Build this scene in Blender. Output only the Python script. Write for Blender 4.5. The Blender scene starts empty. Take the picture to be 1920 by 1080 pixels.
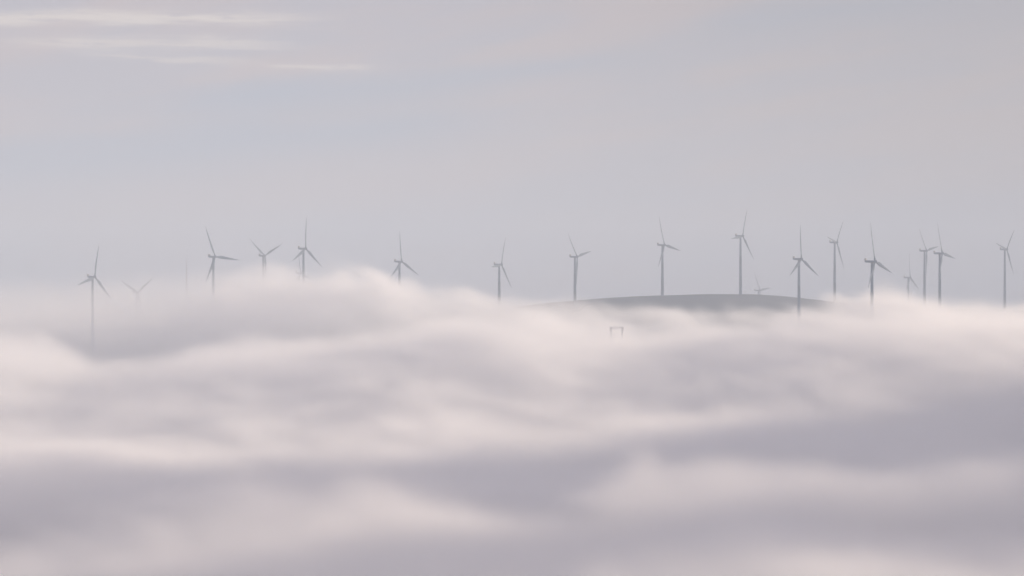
import bpy, bmesh, math
import numpy as np
from mathutils import Vector, Matrix

R = math.radians
scene = bpy.context.scene
col = scene.collection

# ------------------------------------------------------------------ camera
F = 6400.0                      # focal length in pixels of the 1920 px wide photograph
HZ = 600.0                      # image row of the horizon
cam_data = bpy.data.cameras.new("camera")
cam = bpy.data.objects.new("camera", cam_data)
col.objects.link(cam)
cam.location = (0, 0, 0)
cam.rotation_euler = (R(90), 0, 0)
cam_data.sensor_width = 36.0
cam_data.lens = 36.0 * F / 1920.0
cam_data.shift_y = (HZ - 540.0) / 1920.0
cam_data.clip_start = 1.0
cam_data.clip_end = 80000.0
scene.camera = cam

# ------------------------------------------------------------------ light
SUN_EL, SUN_AZ = R(10.0), R(44.0)      # azimuth from the view axis (+Y) towards +X
scene.view_settings.view_transform = 'Standard'
scene.view_settings.look = 'None'
scene.view_settings.gamma = 1.0
scene.view_settings.exposure = 0.26
scene.view_settings.use_curve_mapping = False

world = bpy.data.worlds.new("World")
scene.world = world
world.use_nodes = True
nt = world.node_tree
nt.nodes.clear()
def nn(tree, t, **kw):
    n = tree.nodes.new(t)
    for k, v in kw.items():
        setattr(n, k, v)
    return n
L = nt.links.new
out = nn(nt, 'ShaderNodeOutputWorld')
bg = nn(nt, 'ShaderNodeBackground')
bg.inputs['Strength'].default_value = 0.10
sky = nn(nt, 'ShaderNodeTexSky', sky_type='NISHITA')
sky.sun_disc = False
sky.sun_elevation = SUN_EL
sky.sun_rotation = SUN_AZ
sky.altitude = 500
sky.air_density = 1.0
sky.dust_density = 1.0

def mth(op, a, b=None, c=None, clamp=False):
    n = nn(nt, 'ShaderNodeMath', operation=op)
    n.use_clamp = clamp
    for i, v in enumerate((a, b, c)):
        if v is None:
            continue
        if isinstance(v, (int, float)):
            n.inputs[i].default_value = v
        else:
            L(v, n.inputs[i])
    return n.outputs[0]
def mixc(f, a, b):
    n = nn(nt, 'ShaderNodeMix', data_type='RGBA')
    if isinstance(f, (int, float)):
        n.inputs[0].default_value = f
    else:
        L(f, n.inputs[0])
    for i, v in ((6, a), (7, b)):
        if isinstance(v, tuple):
            n.inputs[i].default_value = (*v, 1)
        else:
            L(v, n.inputs[i])
    return n.outputs[2]
# a thin veil of high cloud in front of the clear sky; az and el are compass and height angles in degrees
tc = nn(nt, 'ShaderNodeTexCoord')
sp = nn(nt, 'ShaderNodeSeparateXYZ')
L(tc.outputs['Generated'], sp.inputs[0])
az = mth('MULTIPLY', mth('ARCTAN2', sp.outputs[0], sp.outputs[1]), 57.2958)
el = mth('MULTIPLY', mth('ARCSINE', sp.outputs[2]), 57.2958)
def skynoise(sa, se, slope, scale, detail=3, seed=0.0, rough=0.5):
    cb = nn(nt, 'ShaderNodeCombineXYZ')
    L(mth('MULTIPLY', az, sa), cb.inputs[0])
    L(mth('MULTIPLY', mth('SUBTRACT', el, mth('MULTIPLY', az, slope)), se), cb.inputs[1])
    cb.inputs[2].default_value = seed
    n = nn(nt, 'ShaderNodeTexNoise')
    n.inputs['Scale'].default_value = scale
    n.inputs['Detail'].default_value = detail
    n.inputs['Roughness'].default_value = rough
    L(cb.outputs[0], n.inputs['Vector'])
    return n.outputs['Fac']
def ramp(v, lo, hi, a=0.0, b=1.0):
    n = nn(nt, 'ShaderNodeMapRange', interpolation_type='SMOOTHERSTEP')
    L(v, n.inputs[0])
    for i, q in zip((1, 2, 3, 4), (lo, hi, a, b)):
        n.inputs[i].default_value = q
    return n.outputs[0]
def band(a0, e0, a1, e1, half, a_lo, a_hi, soft, wob=0.0, wn=None):
    """soft streak of cloud along the line (a0,e0)-(a1,e1), half-height in degrees, between compass angles a_lo and a_hi"""
    sl = (e1 - e0) / (a1 - a0)
    d = mth('SUBTRACT', el, mth('MULTIPLY_ADD', az, sl, e0 - sl * a0))
    if wn is not None:
        d = mth('ADD', d, mth('MULTIPLY', mth('SUBTRACT', wn, 0.5), wob))
    g = mth('EXPONENT', mth('MULTIPLY', mth('POWER', mth('DIVIDE', mth('ABSOLUTE', d), half), 2.0), -1.0))
    ends = mth('MULTIPLY', ramp(az, a_lo, a_lo + soft), ramp(az, a_hi - soft, a_hi, 1.0, 0.0))
    return mth('MULTIPLY', g, ends)
big = skynoise(0.10, 0.42, 0.16, 1.0, 3, 3.0)
mid = skynoise(0.25, 1.3, 0.14, 1.0, 4, 8.0)
pinkf = ramp(mth('MULTIPLY_ADD', mid, 0.45, mth('MULTIPLY', big, 0.55)), 0.40, 0.60)
VS = 6.5
grey_v = (0.565 * VS, 0.532 * VS, 0.625 * VS)
pink_v = (0.690 * VS, 0.560 * VS, 0.580 * VS)
blue_v = (0.385 * VS, 0.490 * VS, 0.675 * VS)
veil = mixc(pinkf, grey_v, pink_v)
blue = band(-8.6, 2.55, -1.0, 3.30, 0.50, -16, 1.5, 4, 0.9, mid)
blue = mth('ADD', blue, mth('MULTIPLY', band(-5.0, 3.65, 1.7, 4.35, 0.30, -7.0, 3.5, 3, 0.7, mid), 0.8))
blue = mth('ADD', blue, mth('MULTIPLY', band(2.0, 4.7, 6.6, 5.3, 0.28, 0.5, 9.0, 3, 0.7, mid), 0.45), clamp=True)
veil = mixc(mth('MULTIPLY', blue, 0.8), veil, blue_v)
streak_n = skynoise(0.5, 6.0, 0.0, 1.0, 4, 1.0)
st = band(-9, 5.02, -3, 5.03, 0.10, -14, -2.2, 3.0, 0.45, streak_n)
st = mth('ADD', st, mth('MULTIPLY', band(-9, 4.62, -4, 4.60, 0.085, -9.4, -2.8, 2.4, 0.4, streak_n), 0.75))
st = mth('ADD', st, mth('MULTIPLY', band(-6.5, 4.40, -3.8, 4.26, 0.07, -8.0, -3.6, 2.0, 0.4, streak_n), 0.6))
st = mth('ADD', st, mth('MULTIPLY', band(-4, 4.235, -2.2, 4.225, 0.04, -4.4, -2.1, 0.7, 0.22, streak_n), 0.75), clamp=True)
st = mth('MULTIPLY', st, ramp(skynoise(1.2, 9.0, 0.0, 1.0, 4, 5.0, 0.6), 0.30, 0.50, 0.3, 1.0))
veil = mixc(mth('MULTIPLY', st, 0.9), veil, (1.02 * VS, 0.89 * VS, 0.82 * VS))
# the veil is thicker and dimmer away to the right of the view
dim = ramp(az, -6, 11, 1.0, 0.71)
vm = nn(nt, 'ShaderNodeVectorMath', operation='SCALE')
L(veil, vm.inputs[0]); L(dim, vm.inputs['Scale'])
# brighter round the hidden sun, as thin cloud is
gd = nn(nt, 'ShaderNodeVectorMath', operation='DOT_PRODUCT')
L(tc.outputs['Generated'], gd.inputs[0])
gd.inputs[1].default_value = (math.sin(SUN_AZ) * math.cos(SUN_EL), math.cos(SUN_AZ) * math.cos(SUN_EL), math.sin(SUN_EL))
glow = ramp(gd.outputs['Value'], 0.80, 1.0, 1.0, 2.6)
high = ramp(el, 6, 40, 1.0, 1.7)
vm2 = nn(nt, 'ShaderNodeVectorMath', operation='SCALE')
L(vm.outputs[0], vm2.inputs[0]); L(mth('MULTIPLY', glow, high), vm2.inputs['Scale'])
vm = vm2
cover = ramp(el, 6, 50, 0.92, 0.75)
L(mixc(cover, sky.outputs[0], vm.outputs[0]), bg.inputs['Color'])
L(bg.outputs[0], out.inputs['Surface'])

sun_data = bpy.data.lights.new("sun", 'SUN')
sun_data.energy = 5.0
sun_data.angle = R(6.0)      # the sun stands behind a thin veil of cloud
sun_data.color = (1.0, 0.825, 0.65)
sun = bpy.data.objects.new("sun", sun_data)
col.objects.link(sun)
sd = Vector((math.sin(SUN_AZ) * math.cos(SUN_EL), math.cos(SUN_AZ) * math.cos(SUN_EL), math.sin(SUN_EL)))
sun.rotation_euler = sd.to_track_quat('Z', 'Y').to_euler()

# ------------------------------------------------------------------ render settings of the air
cy = scene.cycles
cy.volume_bounces = 7
cy.max_bounces = 10
cy.diffuse_bounces = 2
cy.volume_step_rate = 2.5
cy.volume_max_steps = 512
cy.use_denoising = True

# ------------------------------------------------------------------ numbers of the land
def px(x, y, D):
    return (x - 960.0) / F * D, (HZ - y) / F * D

CREST = [(-900, 640), (-300, 612), (0, 624), (150, 620), (256, 614), (330, 612), (420, 602), (550, 582), (650, 574), (750, 580), (850, 586), (900, 583), (960, 577), (1000, 572), (1040, 568),
         (1120, 561), (1200, 556), (1300, 553), (1390, 552), (1440, 553), (1500, 558), (1560, 565), (1620, 571),
         (1700, 577), (1800, 580), (1920, 581), (2300, 590), (2900, 620)]
cx, cyv = np.array(CREST, float).T
def smooth_interp(x, xp, fp, w):
    acc = 0
    ws = [1, 2, 3, 2, 1]
    for k, q in zip((-2, -1, 0, 1, 2), ws):
        acc = acc + q * np.interp(x + k * w / 2, xp, fp)
    return acc / sum(ws)

def noise2(x, y, seed):
    rs = np.random.RandomState(seed)
    t = rs.rand(64, 64)
    xi = np.floor(x).astype(int); yi = np.floor(y).astype(int)
    fx = x - xi; fy = y - yi
    fx = fx * fx * (3 - 2 * fx); fy = fy * fy * (3 - 2 * fy)
    a = t[xi % 64, yi % 64]; b = t[(xi + 1) % 64, yi % 64]
    c = t[xi % 64, (yi + 1) % 64]; d = t[(xi + 1) % 64, (yi + 1) % 64]
    return (a * (1 - fx) + b * fx) * (1 - fy) + (c * (1 - fx) + d * fx) * fy * 1.0 - 0.5

def ground_raw(X, Y):
    X = np.asarray(X, float); Y = np.asarray(Y, float)
    u = 960 + X * F / 5300.0
    Dc = np.interp(u, [1350, 1900], [5230, 5640])
    zc = (HZ - smooth_interp(u, cx, cyv, 40)) / F * Dc
    d = Y - Dc
    front = np.maximum(-d, 0); back = np.maximum(d, 0)
    z = zc - 0.10 * (np.sqrt(front ** 2 + 60 ** 2) - 60) - 0.06 * (np.sqrt(back ** 2 + 120 ** 2) - 120)
    fl = -185 + 14 * noise2(X / 900 + 7, Y / 900 + 3, 5)
    k = 25.0
    z = fl + k * np.logaddexp(0, (z - fl) / k)
    # unseen high shoulder added right of the view, shaped to shade the near fog
    tt = np.clip((Y - 200) / 3700.0, 0, 1)
    ax = 760 + 480 * tt
    ends = 1 / (1 + np.exp((Y - 3790) / 60.0)) / (1 + np.exp((-200 - Y) / 150.0))
    z = z + (np.interp(Y, [1500, 2000, 2330, 2440, 2600, 2680, 2770, 2950, 3060, 3180, 3800], [210, 240, 330, 500, 530, 260, 185, 220, 380, 520, 540]) + 60 * noise2(X / 500, Y / 500, 14)) * np.exp(-((X - ax) / np.where(X < ax, 190 + 60 * tt, 420.0)) ** 2) * ends
    z = z + 1.2 * noise2(X / 60, Y / 60, 11) + 3.0 * noise2(X / 260, Y / 260, 12)
    return z

# hub x, hub y, px per metre, roll, yaw, tower x, depth, label
TURB = [
 (178.1, 518.9, 4657, 14.7, -29.7, 173.5, "leftmost turbine, thin dark tower with one blade pointing almost straight up"),
 (257.3, 547.9, 6128, 55.2, -40.2, 256.0, "palest turbine at far left, two blades raised in a V above thin fog"),
 (403.2, 481.4, 4685, 95.6, -37.5, 400.0, "turbine right of the thin mast, one blade reaching out level to the right"),
 (496.7, 479.6, 5581, 65.1, -36.6, 493.5, "turbine with two blades in a V and its tower sunk in the fog billow"),
 (571.6, 466.1, 4871, 5.8, -29.0, 569.0, "tallest turbine above the left fog billow, one blade upright and two slanting down"),
 (751.5, 490.4, 5020, 116.6, -31.3, 749.0, "lone turbine over the right slope of the fog billow, one blade up and two down"),
 (938.9, 495.9, 5146, 24.0, -23.3, 936.0, "turbine just left of the bare hill, its tower standing in fog"),
 (1080.7, 481.4, 5090, 78.7, -27.2, 1078.0, "turbine on the left shoulder of the bare hill, thick tower, blades raised in a V"),
 (1245.5, 459.4, 5200, 100.8, -31.6, 1242.0, "turbine on the left part of the hill crest, one blade slanting down right"),
 (1392.0, 442.4, 5225, 23.1, -30.5, 1388.5, "highest turbine, on top of the hill crest, one short blade level to the left"),
 (1425.3, 544.6, 6753, 83.3, -28.0, 1422.0, "small faint turbine peeking over the hill crest with only hub and blades showing"),
 (1501.6, 485.7, 4481, 0.0, -33.8, 1498.0, "turbine in front of the hill's right slope, blade straight up and two down"),
 (1568.0, 454.4, 5362, 39.8, -27.5, 1565.0, "turbine at the right end of the hill crest, long full tower, blade leaning right"),
 (1642.5, 490.2, 3849, 107.1, -28.5, 1635.0, "largest turbine with long blades and big nacelle, tower sunk in bright fog"),
 (1707.9, 520.4, 6151, 118.9, -24.1, 1703.0, "small pale far turbine between the largest one and the close pair"),
 (1735.8, 470.1, 5501, 80.4, -29.9, 1733.5, "left turbine of the close pair, one blade nearly touching its neighbour"),
 (1765.8, 474.9, 4656, 98.9, -26.9, 1762.0, "right turbine of the close pair, one blade slanting down to the right"),
 (1887.9, 467.6, 5669, 42.2, -33.9, 1884.0, "rightmost turbine, long tower down to the far ridge, blades left and right raised"),
 (564.0, 512.0, 6880, -8.0, -30.0, 561.0, "far turbine hidden in fog but for one thin blade beside a taller turbine's tower"),
]
bases = []
for hx, hy, D, roll, yaw, tx, lab in TURB:
    X = (tx - 960) / F * D
    zh = (HZ - hy) / F * D
    bases.append((X, D, zh - 95.0))
bases.append((px(1156, 600, 3800)[0], 3800.0, -50.0))      # the knoll that carries the pylon
def ground(X, Y):
    z = ground_raw(X, Y)
    X = np.asarray(X, float); Y = np.asarray(Y, float)
    for (bx, by, bz) in bases:
        dz = bz - (28.0 if bx < 0 else 8.0 if by > 3805 else 0.0) - float(ground_raw(np.array([bx]), np.array([by]))[0])
        if dz > 0 and by < 6000:
            z = z + dz * np.exp(-((X - bx) ** 2 + (Y - by) ** 2) / (2 * 110.0 ** 2))
    return z

# ------------------------------------------------------------------ helpers
def material(name, base, rough=0.6, spec=0.3):
    m = bpy.data.materials.new(name)
    m.use_nodes = True
    b = m.node_tree.nodes['Principled BSDF']
    b.inputs['Base Color'].default_value = (*base, 1)
    b.inputs['Roughness'].default_value = rough
    b.inputs['Specular IOR Level'].default_value = spec
    return m

def noisy(m, c1, c2, scale, detail=4):
    t = m.node_tree
    b = t.nodes['Principled BSDF']
    tc = t.nodes.new('ShaderNodeTexCoord')
    n = t.nodes.new('ShaderNodeTexNoise')
    n.inputs['Scale'].default_value = scale
    n.inputs['Detail'].default_value = detail
    r = t.nodes.new('ShaderNodeValToRGB')
    r.color_ramp.elements[0].position = 0.35
    r.color_ramp.elements[1].position = 0.65
    r.color_ramp.elements[0].color = (*c1, 1)
    r.color_ramp.elements[1].color = (*c2, 1)
    t.links.new(tc.outputs['Object'], n.inputs['Vector'])
    t.links.new(n.outputs['Fac'], r.inputs['Fac'])
    t.links.new(r.outputs['Color'], b.inputs['Base Color'])
    return m

def link_mesh(name, bm, mat, parent=None, smooth=True):
    me = bpy.data.meshes.new(name)
    bm.normal_update()
    bm.to_mesh(me)
    bm.free()
    me.materials.append(mat)
    if smooth:
        for p in me.polygons:
            p.use_smooth = True
    o = bpy.data.objects.new(name, me)
    col.objects.link(o)
    if parent:
        o.parent = parent
    return o

def rings(bm, loops, cap=True):
    vs = [[bm.verts.new(p) for p in lp] for lp in loops]
    for a, b in zip(vs, vs[1:]):
        n = len(a)
        for i in range(n):
            bm.faces.new((a[i], a[(i + 1) % n], b[(i + 1) % n], b[i]))
    if cap:
        bm.faces.new(list(reversed(vs[0])))
        bm.faces.new(vs[-1])
    bmesh.ops.recalc_face_normals(bm, faces=bm.faces)

def lathe(bm, prof, n=24, axis='z'):
    loops = []
    for (h, r) in prof:
        lp = []
        for i in range(n):
            a = 2 * math.pi * i / n
            c, s = r * math.cos(a), r * math.sin(a)
            lp.append((c, s, h) if axis == 'z' else (h, c, s))
        loops.append(lp)
    rings(bm, loops)

def box(bm, x0, x1, y0, y1, z0, z1):
    vs = [bm.verts.new(p) for p in ((x0, y0, z0), (x1, y0, z0), (x1, y1, z0), (x0, y1, z0),
                                    (x0, y0, z1), (x1, y0, z1), (x1, y1, z1), (x0, y1, z1))]
    for f in ((3, 2, 1, 0), (4, 5, 6, 7), (0, 1, 5, 4), (1, 2, 6, 5), (2, 3, 7, 6), (3, 0, 4, 7)):
        bm.faces.new([vs[i] for i in f])

def bar(bm, a, b, r, n=8, r2=None):
    a = Vector(a); b = Vector(b); d = (b - a).normalized()
    up = Vector((0, 0, 1)) if abs(d.z) < 0.9 else Vector((1, 0, 0))
    s = d.cross(up).normalized(); t = s.cross(d)
    r2 = r if r2 is None else r2
    rings(bm, [[p + (s * math.cos(2 * math.pi * i / n) + t * math.sin(2 * math.pi * i / n)) * q for i in range(n)]
               for p, q in ((a, r), (b, r2))])

# ------------------------------------------------------------------ ground
def build_ground():
    ys = np.concatenate([np.arange(-1500, 600, 150.), np.arange(600, 3000, 60.), np.arange(3000, 6900, 25.),
                         np.arange(6900, 15001, 300.)])
    xs = np.concatenate([np.arange(-9000, -1600, 300.), np.arange(-1600, 1600, 20.), np.arange(1600, 9001, 300.)])
    XX, YY = np.meshgrid(xs, ys)
    ZZ = ground(XX, YY)
    me = bpy.data.meshes.new("hillside_ground")
    nx, ny = len(xs), len(ys)
    co = np.stack([XX, YY, ZZ], -1).reshape(-1, 3)
    idx = np.arange(nx * ny).reshape(ny, nx)
    f = np.stack([idx[:-1, :-1], idx[:-1, 1:], idx[1:, 1:], idx[1:, :-1]], -1).reshape(-1, 4)
    me.from_pydata(co.tolist(), [], f.tolist())
    for p in me.polygons:
        p.use_smooth = True
    m = noisy(material("moorland", (0.06, 0.065, 0.05), 0.95, 0.1), (0.05, 0.068, 0.072), (0.10, 0.112, 0.112), 0.006, 6)
    me.materials.append(m)
    o = bpy.data.objects.new("ground", me)
    o["kind"] = "structure"
    col.objects.link(o)
build_ground()

# ------------------------------------------------------------------ turbines
backlit = noisy(material("backlit_gelcoat", (0.5, 0.5, 0.5), 0.75, 0.1), (0.10, 0.16, 0.215), (0.135, 0.195, 0.25), 0.4)  # pale paint darkened for backlight and tinted with the blue of the air
steel = noisy(material("backlit_steel_tower", (0.5, 0.5, 0.5), 0.8, 0.1), (0.10, 0.155, 0.205), (0.13, 0.185, 0.24), 0.25)  # same backlit darkness and air tint put into the tower colour
grey = material("grey_steel", (0.16, 0.165, 0.17), 0.5)

TILT = R(5)
def blade_mesh():
    bm = bmesh.new()
    loops = []
    for i in range(23):
        t = i / 22.0
        r = 1.2 + 43.8 * t
        if t < 0.06:
            c, th = 1.9, 1.9
        else:
            q = (t - 0.06) / 0.94
            peak = min(1.0, q / 0.16)
            peak = peak * peak * (3 - 2 * peak)
            c = 1.9 + (4.2 - 1.9) * peak
            if q > 0.16:
                c = 4.2 * (1 - (q - 0.16) / 0.84) ** 0.85 + 0.35
            th = max(0.12, 1.9 * (1 - min(1, q / 0.2)) + 0.2 * c * min(1, q / 0.2))
        tw = R(14) * (1 - t) ** 2 + R(4)
        bend = 0.4 + 1.2 * t + 1.2 * t * t - 0.4
        lp = []
        for k in range(12):
            a = 2 * math.pi * k / 12
            y = math.cos(a) * c / 2 - (0.12 * c if t > 0.06 else 0)
            x = math.sin(a) * th / 2 * (1.0 if t < 0.06 else (0.55 + 0.45 * math.cos(a)) + 0.25)
            lp.append((x * math.cos(tw) - y * math.sin(tw) + bend, x * math.sin(tw) + y * math.cos(tw), r))
        loops.append(lp)
    rings(bm, loops)
    return bm

def make_turbine():
    root = bpy.data.objects.new("wind_turbine", None)
    root.empty_display_size = 10
    col.objects.link(root)
    root["category"] = "wind turbine"
    root["group"] = "wind turbines standing above the fog"
    bm = bmesh.new()
    lathe(bm, [(-8, 2.35), (0, 2.35), (0.05, 2.3), (31, 2.1), (31.05, 2.16), (31.4, 2.16), (31.45, 2.1), (62, 1.75),
               (62.05, 1.81), (62.4, 1.81), (62.45, 1.75), (93.4, 1.45)], 28)
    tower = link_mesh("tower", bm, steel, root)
    # nacelle: rounded box with a raised cooler at its rear
    bm = bmesh.new()
    loops = []
    for (x, w, h0, h1) in ((-8.6, 1.1, 0.9, 1.5), (-8.3, 1.55, 0.2, 2.1), (-6.5, 1.85, -0.5, 2.2), (-1.0, 1.95, -0.7, 2.1), (1.2, 1.8, -0.6, 1.9), (2.0, 1.5, -0.35, 1.6)):
        lp = []
        cz, hz = (h0 + h1) / 2, (h1 - h0) / 2
        for k in range(16):
            a = 2 * math.pi * k / 16
            c, s = math.cos(a), math.sin(a)
            e = 0.45
            lp.append((x, math.copysign(abs(c) ** e, c) * w, 94.5 + cz + math.copysign(abs(s) ** e, s) * hz))
        loops.append(lp)
    rings(bm, loops)
    nac = link_mesh("nacelle", bm, backlit, root)
    bm = bmesh.new()
    box(bm, -8.4, -7.1, -1.75, 1.75, 96.6, 98.9)
    bmesh.ops.bevel(bm, geom=bm.edges[:], offset=0.15, segments=2, affect='EDGES')
    link_mesh("cooler", bm, grey, nac, False)
    bm = bmesh.new()
    lathe(bm, [(93.0, 1.5), (93.3, 1.75), (94.1, 1.75)], 20)
    link_mesh("yaw_collar", bm, grey, root)
    # hub with three blades
    bm = bmesh.new()
    lathe(bm, [(-1.7, 1.3), (-1.5, 1.75), (0.0, 1.95), (1.0, 1.75), (1.8, 1.2), (2.3, 0.5), (2.45, 0.1)], 24, 'x')
    hub = link_mesh("rotor_hub", bm, backlit, root)
    hub.location = (3.8, 0, 95.3)
    for k in range(3):
        if k == 0:
            b = link_mesh("blade", blade_mesh(), backlit, hub)
            first = b
        else:
            b = first.copy()
            col.objects.link(b)
            b.parent = hub
        b.rotation_euler = (-k * 2 * math.pi / 3, 0, 0)
    return root, tower

proto, _ = make_turbine()
def clone(o, parent=None):
    c = o.copy()
    col.objects.link(c)
    c.parent = parent
    for ch in list(o.children):
        clone(ch, c)
    return c
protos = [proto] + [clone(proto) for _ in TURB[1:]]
HUBH = 95.3
def set_turbine(root, hx, hy, D, roll, yaw, tx, lab):
    X = (tx - 960) / F * D
    zh = (HZ - hy) / F * D
    g = float(ground(np.array([X]), np.array([D]))[0])
    root["label"] = lab
    root.location = (X, D, zh - HUBH)
    root.rotation_euler = (0, 0, R(yaw))
    for ch in root.children:
        n = ch.name.split('.')[0]
        if n == "rotor_hub":
            # local frame: x forward tilted up, blade 0 along z, rolled by -roll about x
            ch.rotation_euler = (Matrix.Rotation(-TILT, 3, 'Y') @ Matrix.Rotation(-R(roll), 3, 'X')).to_euler()
        elif n == "tower":
            top = 93.4
            s = (top - (g - (zh - HUBH))) / 93.4
            ch.scale = (1, 1, s)
            ch.location = (0, 0, top - 93.4 * s)
            print("tower", round(tx), "height", round(93.4 * s))
for root, a in zip(protos, TURB):
    set_turbine(root, *a)

# ------------------------------------------------------------------ measuring mast
def build_mast():
    X, zt = px(350, 487, 4800)
    g = float(ground(np.array([X]), np.array([4800.0]))[0])
    H = zt - g
    root = bpy.data.objects.new("measuring_mast", None)
    root.location = (X, 4800, g)
    root["label"] = "thin faint lattice mast held by guy wires, between the two leftmost groups of turbines"
    root["category"] = "mast"
    col.objects.link(root)
    bm = bmesh.new()
    c = [(0.55 * math.cos(a), 0.55 * math.sin(a)) for a in (0.5, 2.6, 4.7)]
    for x, y in c:
        bar(bm, (x, y, -2), (x, y, H - 4), 0.10, 6)
    k = 0
    z = 0.0
    while z < H - 8:
        for i in range(3):
            a, b = c[i], c[(i + 1) % 3]
            if k % 2: a, b = b, a
            bar(bm, (*a, z), (*b, z + 3.0), 0.025, 4)
        z += 3.0; k += 1
    link_mesh("lattice_column", bm, grey, root, False)
    bm = bmesh.new()
    bar(bm, (0, 0, H - 4.5), (0, 0, H), 0.12, 6)
    bar(bm, (-1.6, 0, H - 2), (1.6, 0, H - 2), 0.1, 6)
    bar(bm, (-1.6, 0, H - 2), (-1.6, 0, H - 1), 0.2, 8, 0.05)
    bar(bm, (1.6, 0, H - 2), (1.6, 0, H - 1), 0.2, 8, 0.05)
    link_mesh("wind_sensor", bm, grey, root, False)
    for i in range(3):
        a = 0.5 + i * 2.094
        for f in (0.45, 0.9):
            bm = bmesh.new()
            gx, gy = 45 * math.cos(a), 45 * math.sin(a)
            gg = float(ground(np.array([X + gx]), np.array([4800 + gy]))[0]) - g - 0.5
            bar(bm, (0.4 * math.cos(a), 0.4 * math.sin(a), H * f), (gx, gy, gg), 0.03, 4)
            link_mesh("guy_wire", bm, grey, root, False)
build_mast()

# ------------------------------------------------------------------ portal pylon on the slope
def build_pylon():
    D = 3800.0
    X, zt = px(1156, 613, D)
    g = float(ground(np.array([X]), np.array([D]))[0])
    H = zt - g
    root = bpy.data.objects.new("portal_pylon", None)
    root.location = (X, D, g)
    root["label"] = "faint goalpost shaped power pylon poking out of the fog below the hill's left shoulder"
    root["category"] = "pylon"
    col.objects.link(root)
    for sx in (-1, 1):
        bm = bmesh.new()
        for ax in (-0.55, 0.55):
            for ay in (-0.55, 0.55):
                bar(bm, (sx * 6.2 + ax * 1.6, ay * 1.6, -2), (sx * 6.2 + ax, ay, H), 0.24, 6)
        z, k = 0.0, 0
        while z < H - 2.5:
            f = 1.6 - 0.6 * z / H
            q = 0.55 * f
            for (a, b) in (((-q, -q), (q, -q)), ((q, -q), (q, q)), ((q, q), (-q, q)), ((-q, q), (-q, -q))):
                if k % 2: a, b = b, a
                bar(bm, (sx * 6.2 + a[0], a[1], z), (sx * 6.2 + b[0], b[1], z + 2.2), 0.08, 4)
            z += 2.2; k += 1
        link_mesh("leg", bm, grey, root, False)
    bm = bmesh.new()
    for y in (-0.55, 0.55):
        for z in (H - 1.3, H):
            bar(bm, (-8.2, y, z), (8.2, y, z), 0.16, 6)
    x, k = -8.2, 0
    while x < 8.0:
        for y in (-0.55, 0.55):
            z0, z1 = (H - 1.3, H) if k % 2 else (H, H - 1.3)
            bar(bm, (x, y, z0), (x + 1.64, y, z1), 0.08, 4)
        x += 1.64; k += 1
    link_mesh("crossbeam", bm, grey, root, False)
    for x in (-7.6, 0.0, 7.6):
        bm = bmesh.new()
        lathe(bm, [(H - 4.4, 0.05), (H - 4.2, 0.16), (H - 3.6, 0.08), (H - 3.2, 0.16), (H - 2.6, 0.08), (H - 2.2, 0.16), (H - 1.5, 0.05)], 8)
        ins = link_mesh("insulator", bm, grey, root)
        ins.location = (x, 0, 0)
build_pylon()

# ------------------------------------------------------------------ fog: a density grid filled in code
NOISE_RS = np.random.RandomState(4)
def axis_matrix(pos, n):
    """cubic-ish interpolation weights of positions (lattice units) on a periodic lattice of n cells"""
    i = np.floor(pos).astype(int)
    f = pos - i
    M = np.zeros((len(pos), n), np.float32)
    w = (((1 - f) ** 3) / 6, (3 * f ** 3 - 6 * f ** 2 + 4) / 6, (-3 * f ** 3 + 3 * f ** 2 + 3 * f + 1) / 6, f ** 3 / 6)
    for k in range(4):
        np.add.at(M, (np.arange(len(pos)), (i - 1 + k) % n), w[k])
    return M
def noise3(xs, ys, zs, sx, sy, sz, seed, shear=0.0):
    rs = np.random.RandomState(seed)
    nx = int(max(8, (xs[-1] - xs[0]) / sx + 6)); ny = int(max(8, (ys[-1] - ys[0]) / sy + 6)); nz = int(max(8, (zs[-1] - zs[0]) / sz + 6))
    lat = rs.randn(nx, ny, nz).astype(np.float32)
    A = np.tensordot(axis_matrix((zs - zs[0]) / sz, nz), lat, (1, 2))          # z, nx, ny
    A = np.tensordot(A, axis_matrix((ys - ys[0]) / sy, ny), (2, 1))            # z, nx, y
    o = np.empty((len(zs), len(xs), len(ys)), np.float32)
    for k, z in enumerate(zs):
        o[k] = axis_matrix((xs - xs[0] + shear * (z - zs[0])) / sx, nx) @ A[k]
    return o * 1.9          # about unit deviation

def poly(pts, u):
    a = np.array(pts, float)
    return smooth_interp(u, a[:, 0], a[:, 1], 50)

BANKS = [  # depth, front width, back width, [(image column, row of the top)]
 (4640, 360, 260, [(-600, 620), (0, 606), (150, 608), (330, 604), (400, 572), (460, 512), (520, 498), (600, 499), (700, 520), (800, 545), (900, 580),
                   (1000, 610), (1100, 616), (1200, 608), (1400, 610), (1500, 606), (1580, 594), (1640, 562), (1720, 556),
                   (1780, 572), (1850, 588), (1920, 592), (2500, 600)]),
 (3650, 700, 260, [(-600, 640), (0, 640), (90, 645), (150, 690), (250, 700), (350, 668), (450, 656), (560, 660), (650, 640), (750, 630),
                   (850, 615), (1000, 604), (1100, 632), (1200, 640), (1300, 630), (1400, 618), (1490, 592), (1580, 602), (1635, 600),
                   (1700, 596), (1760, 598), (1850, 602), (1920, 606), (2500, 610)]),
 (3765, 120, 100, [(-600, 900), (1300, 900), (1400, 700), (1500, 620), (1570, 580), (1635, 547), (1700, 558), (1760, 578), (1850, 604), (1960, 620), (2200, 760), (2500, 900)]),
 (1900, 380, 220, [(-600, 1100), (0, 1085), (100, 1050), (300, 980), (450, 940), (640, 902), (760, 878), (850, 886), (960, 918), (1050, 893),
                   (1150, 862), (1250, 850), (1400, 864), (1500, 900), (1600, 905), (1750, 905), (1920, 918), (2500, 930)]),
]
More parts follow.
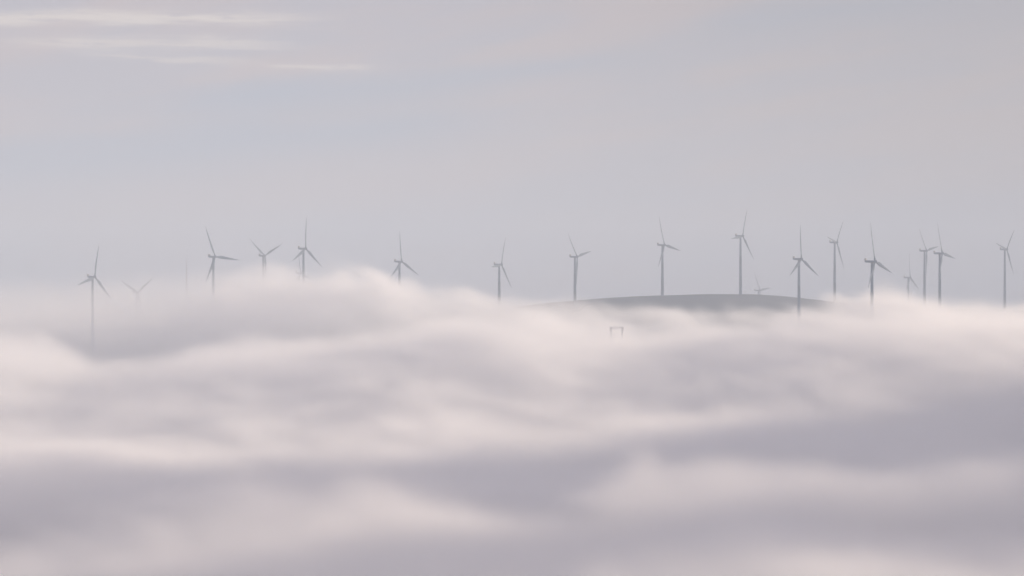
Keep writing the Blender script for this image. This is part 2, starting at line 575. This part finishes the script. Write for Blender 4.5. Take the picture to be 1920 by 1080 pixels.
def fog_top(X, Y):
    z = -102 + 22 * noise2(X / 330 + 3, Y / 1000 + 9, 21) + 6 * noise2(X / 150, Y / 500, 22)
    g = ground_raw(X, Y)
    z = np.maximum(z, np.minimum(g + 30, np.interp(Y, [2500, 4300, 4800], [-100, -20, -12])))
    acc = np.exp(z / 9.0)
    for D, wf, wb, pts in BANKS:
        u = 960 + X * F / D
        zt = (HZ - poly(pts, u)) / F * D
        d = Y - D
        w = np.where(d < 0, wf, wb)
        hgt = zt + 125
        zz = -125 + hgt * np.exp(-(d / w) ** 2)
        acc = acc + np.exp(np.clip(zz, -300, 300) / 9.0)
    return 9.0 * np.log(acc)

def build_fog():
    vx, vy, vz = 7.0, 9.0, 4.0
    xs = np.arange(-1240, 1240, vx); ys = np.arange(900, 6300, vy); zs = np.arange(-200, 115, vz)
    nx, ny, nz = len(xs), len(ys), len(zs)
    X2, Y2 = np.meshgrid(xs, ys, indexing='ij')
    H = fog_top(X2, Y2).astype(np.float32)
    big = noise3(xs, ys, zs, 150, 420, 60, 31, 0.3)
    med = noise3(xs, ys, zs, 60, 140, 30, 32, 0.4)
    # the finer noise is swirled by a slow displacement, so that the tops curl and fray
    fine = 0.62 * noise3(xs, ys, zs, 24, 44, 15, 33, 1.1) + 0.46 * noise3(xs, ys, zs, 13, 22, 9, 34, 1.1)
    wx = noise3(xs, ys, zs, 45, 110, 26, 35, 0.5); wz = noise3(xs, ys, zs, 50, 120, 30, 36, 0.5)
    iz, ix, iy = np.ogrid[0:nz, 0:nx, 0:ny]
    fine = fine[np.clip(iz + np.rint(wz * 2.2).astype(np.int32), 0, nz - 1), np.clip(ix + np.rint(wx * 3.0).astype(np.int32), 0, nx - 1), iy]
    del wx, wz
    wisp = noise3(xs, ys, zs, 24, 70, 42, 37, 0.6)
    wisp = wisp * (12.0 * np.clip((Y2 - 3800) / 700, 0, 1)[None].astype(np.float32))
    S = np.interp(Y2, [2200, 3400, 4300], [30, 34, 48])[None].astype(np.float32)
    calm = 1 - 0.75 * np.exp(-((Y2 - 3350) / 550.0) ** 2)[None].astype(np.float32)
    n = (big * 8 + med * 6.5) * calm + fine * 0.26 * S * (0.35 + 0.65 * calm) + wisp
    t = (H[None] + n - zs[:, None, None]) / S + 0.45
    t = np.clip(t, 0, 1)
    t = t ** 1.6
    # torn patches: thinner air between the billows
    tear = np.clip(0.78 + 0.30 * med * calm + 0.45 * fine * (0.3 + 0.7 * calm), 0.12, 1.0)
    dens = t * (tear + (1 - tear) * np.clip((H[None] - 30 - zs[:, None, None]) / 40, 0, 1))
    # thin mist hanging above the far slope
    u = 960 + X2 * F / 4900
    Hv = (HZ - poly([(-600, 560), (0, 566), (150, 556), (330, 545), (450, 540), (560, 535), (700, 556), (900, 585), (1100, 640), (2500, 640)], u)) / F * 4900
    mist = 0.10 * np.clip((Hv[None] + n - zs[:, None, None]) / 55.0 + 0.3, 0, 1) * np.exp(-((Y2 - 4500) / 380.0) ** 2)[None]
    far_left = np.clip((470 - u) / 150, 0, 1) * np.clip((Y2 - 4050) / 250, 0, 1)
    dens = dens * (1 - 0.6 * far_left)[None].astype(np.float32)
    dens = np.maximum(dens, mist.astype(np.float32))
    # fade out at the rim of the grid
    edge = np.minimum.reduce([np.clip((X2 - xs[0]) / 120, 0, 1), np.clip((xs[-1] - X2) / 120, 0, 1),
                              np.clip((Y2 - ys[0]) / 250, 0, 1), np.clip((ys[-1] - Y2) / 250, 0, 1)])
    dens = dens * edge[None].astype(np.float32)
    dens = np.transpose(dens, (1, 2, 0)).ravel().astype(np.float32)      # x, y, z
    print("fog grid", nx, ny, nz, nx * ny * nz)
    me = bpy.data.meshes.new("fog")
    me.vertices.add(dens.size)
    at = me.attributes.new("fog_density", 'FLOAT', 'POINT')
    at.data.foreach_set("value", dens)
    o = bpy.data.objects.new("fog", me)
    o["kind"] = "stuff"
    col.objects.link(o)
    m = bpy.data.materials.new("fog")
    m.use_nodes = True
    t = m.node_tree
    t.nodes.clear()
    mo = t.nodes.new('ShaderNodeOutputMaterial')
    pv = t.nodes.new('ShaderNodeVolumePrincipled')
    pv.inputs['Color'].default_value = (0.997, 0.997, 0.998, 1)
    pv.inputs['Density'].default_value = 0.032
    pv.inputs['Anisotropy'].default_value = 0.42
    t.links.new(pv.outputs[0], mo.inputs['Volume'])
    me.materials.append(m)
    ng = bpy.data.node_groups.new("fog_grid", 'GeometryNodeTree')
    ng.interface.new_socket("Geometry", in_out='INPUT', socket_type='NodeSocketGeometry')
    ng.interface.new_socket("Geometry", in_out='OUTPUT', socket_type='NodeSocketGeometry')
    N = ng.nodes.new; K = ng.links.new
    gi = N('NodeGroupInput'); go = N('NodeGroupOutput')
    vc = N('GeometryNodeVolumeCube')
    mn = (xs[0], ys[0], zs[0]); mx = (xs[-1], ys[-1], zs[-1])
    vc.inputs['Min'].default_value = mn; vc.inputs['Max'].default_value = mx
    vc.inputs['Resolution X'].default_value = nx
    vc.inputs['Resolution Y'].default_value = ny
    vc.inputs['Resolution Z'].default_value = nz
    pos = N('GeometryNodeInputPosition')
    sep = N('ShaderNodeSeparateXYZ'); K(pos.outputs[0], sep.inputs[0])
    def idx(sock, lo, hi, n):
        mr = N('ShaderNodeMapRange'); mr.clamp = True
        K(sock, mr.inputs['Value'])
        mr.inputs['From Min'].default_value = lo; mr.inputs['From Max'].default_value = hi
        mr.inputs['To Min'].default_value = 0.0; mr.inputs['To Max'].default_value = n - 1
        r = N('FunctionNodeFloatToInt'); r.rounding_mode = 'ROUND'
        K(mr.outputs['Result'], r.inputs[0])
        return r.outputs[0]
    ix = idx(sep.outputs[0], mn[0], mx[0], nx); iy = idx(sep.outputs[1], mn[1], mx[1], ny); iz = idx(sep.outputs[2], mn[2], mx[2], nz)
    def im(op, a, b):
        q = N('FunctionNodeIntegerMath'); q.operation = op
        K(a, q.inputs[0])
        if isinstance(b, int): q.inputs[1].default_value = b
        else: K(b, q.inputs[1])
        return q.outputs[0]
    ind = im('ADD', im('MULTIPLY', im('ADD', im('MULTIPLY', ix, ny), iy), nz), iz)
    na = N('GeometryNodeInputNamedAttribute'); na.data_type = 'FLOAT'; na.inputs['Name'].default_value = "fog_density"
    si = N('GeometryNodeSampleIndex'); si.data_type = 'FLOAT'; si.domain = 'POINT'
    K(gi.outputs[0], si.inputs['Geometry']); K(na.outputs[0], si.inputs['Value']); K(ind, si.inputs['Index'])
    K(si.outputs[0], vc.inputs['Density'])
    sm = N('GeometryNodeSetMaterial'); sm.inputs['Material'].default_value = m
    K(vc.outputs[0], sm.inputs['Geometry']); K(sm.outputs[0], go.inputs[0])
    mod = o.modifiers.new("fog_grid", 'NODES'); mod.node_group = ng
import time
t0 = time.time()
build_fog()
print("fog time", time.time() - t0)

# ------------------------------------------------------------------ haze
def build_haze():
    bm = bmesh.new()
    box(bm, -9500, 9500, -2000, 15500, -230, 420)
    m = bpy.data.materials.new("haze")
    m.use_nodes = True
    t = m.node_tree; t.nodes.clear()
    mo = t.nodes.new('ShaderNodeOutputMaterial')
    pv = t.nodes.new('ShaderNodeVolumePrincipled')
    pv.inputs['Color'].default_value = (0.78, 0.88, 0.985, 1)
    pv.inputs['Density'].default_value = 0.000168
    pv.inputs['Anisotropy'].default_value = 0.0
    t.links.new(pv.outputs[0], mo.inputs['Volume'])
    o = link_mesh("haze", bm, m, None, False)
    o["kind"] = "stuff"
build_haze()
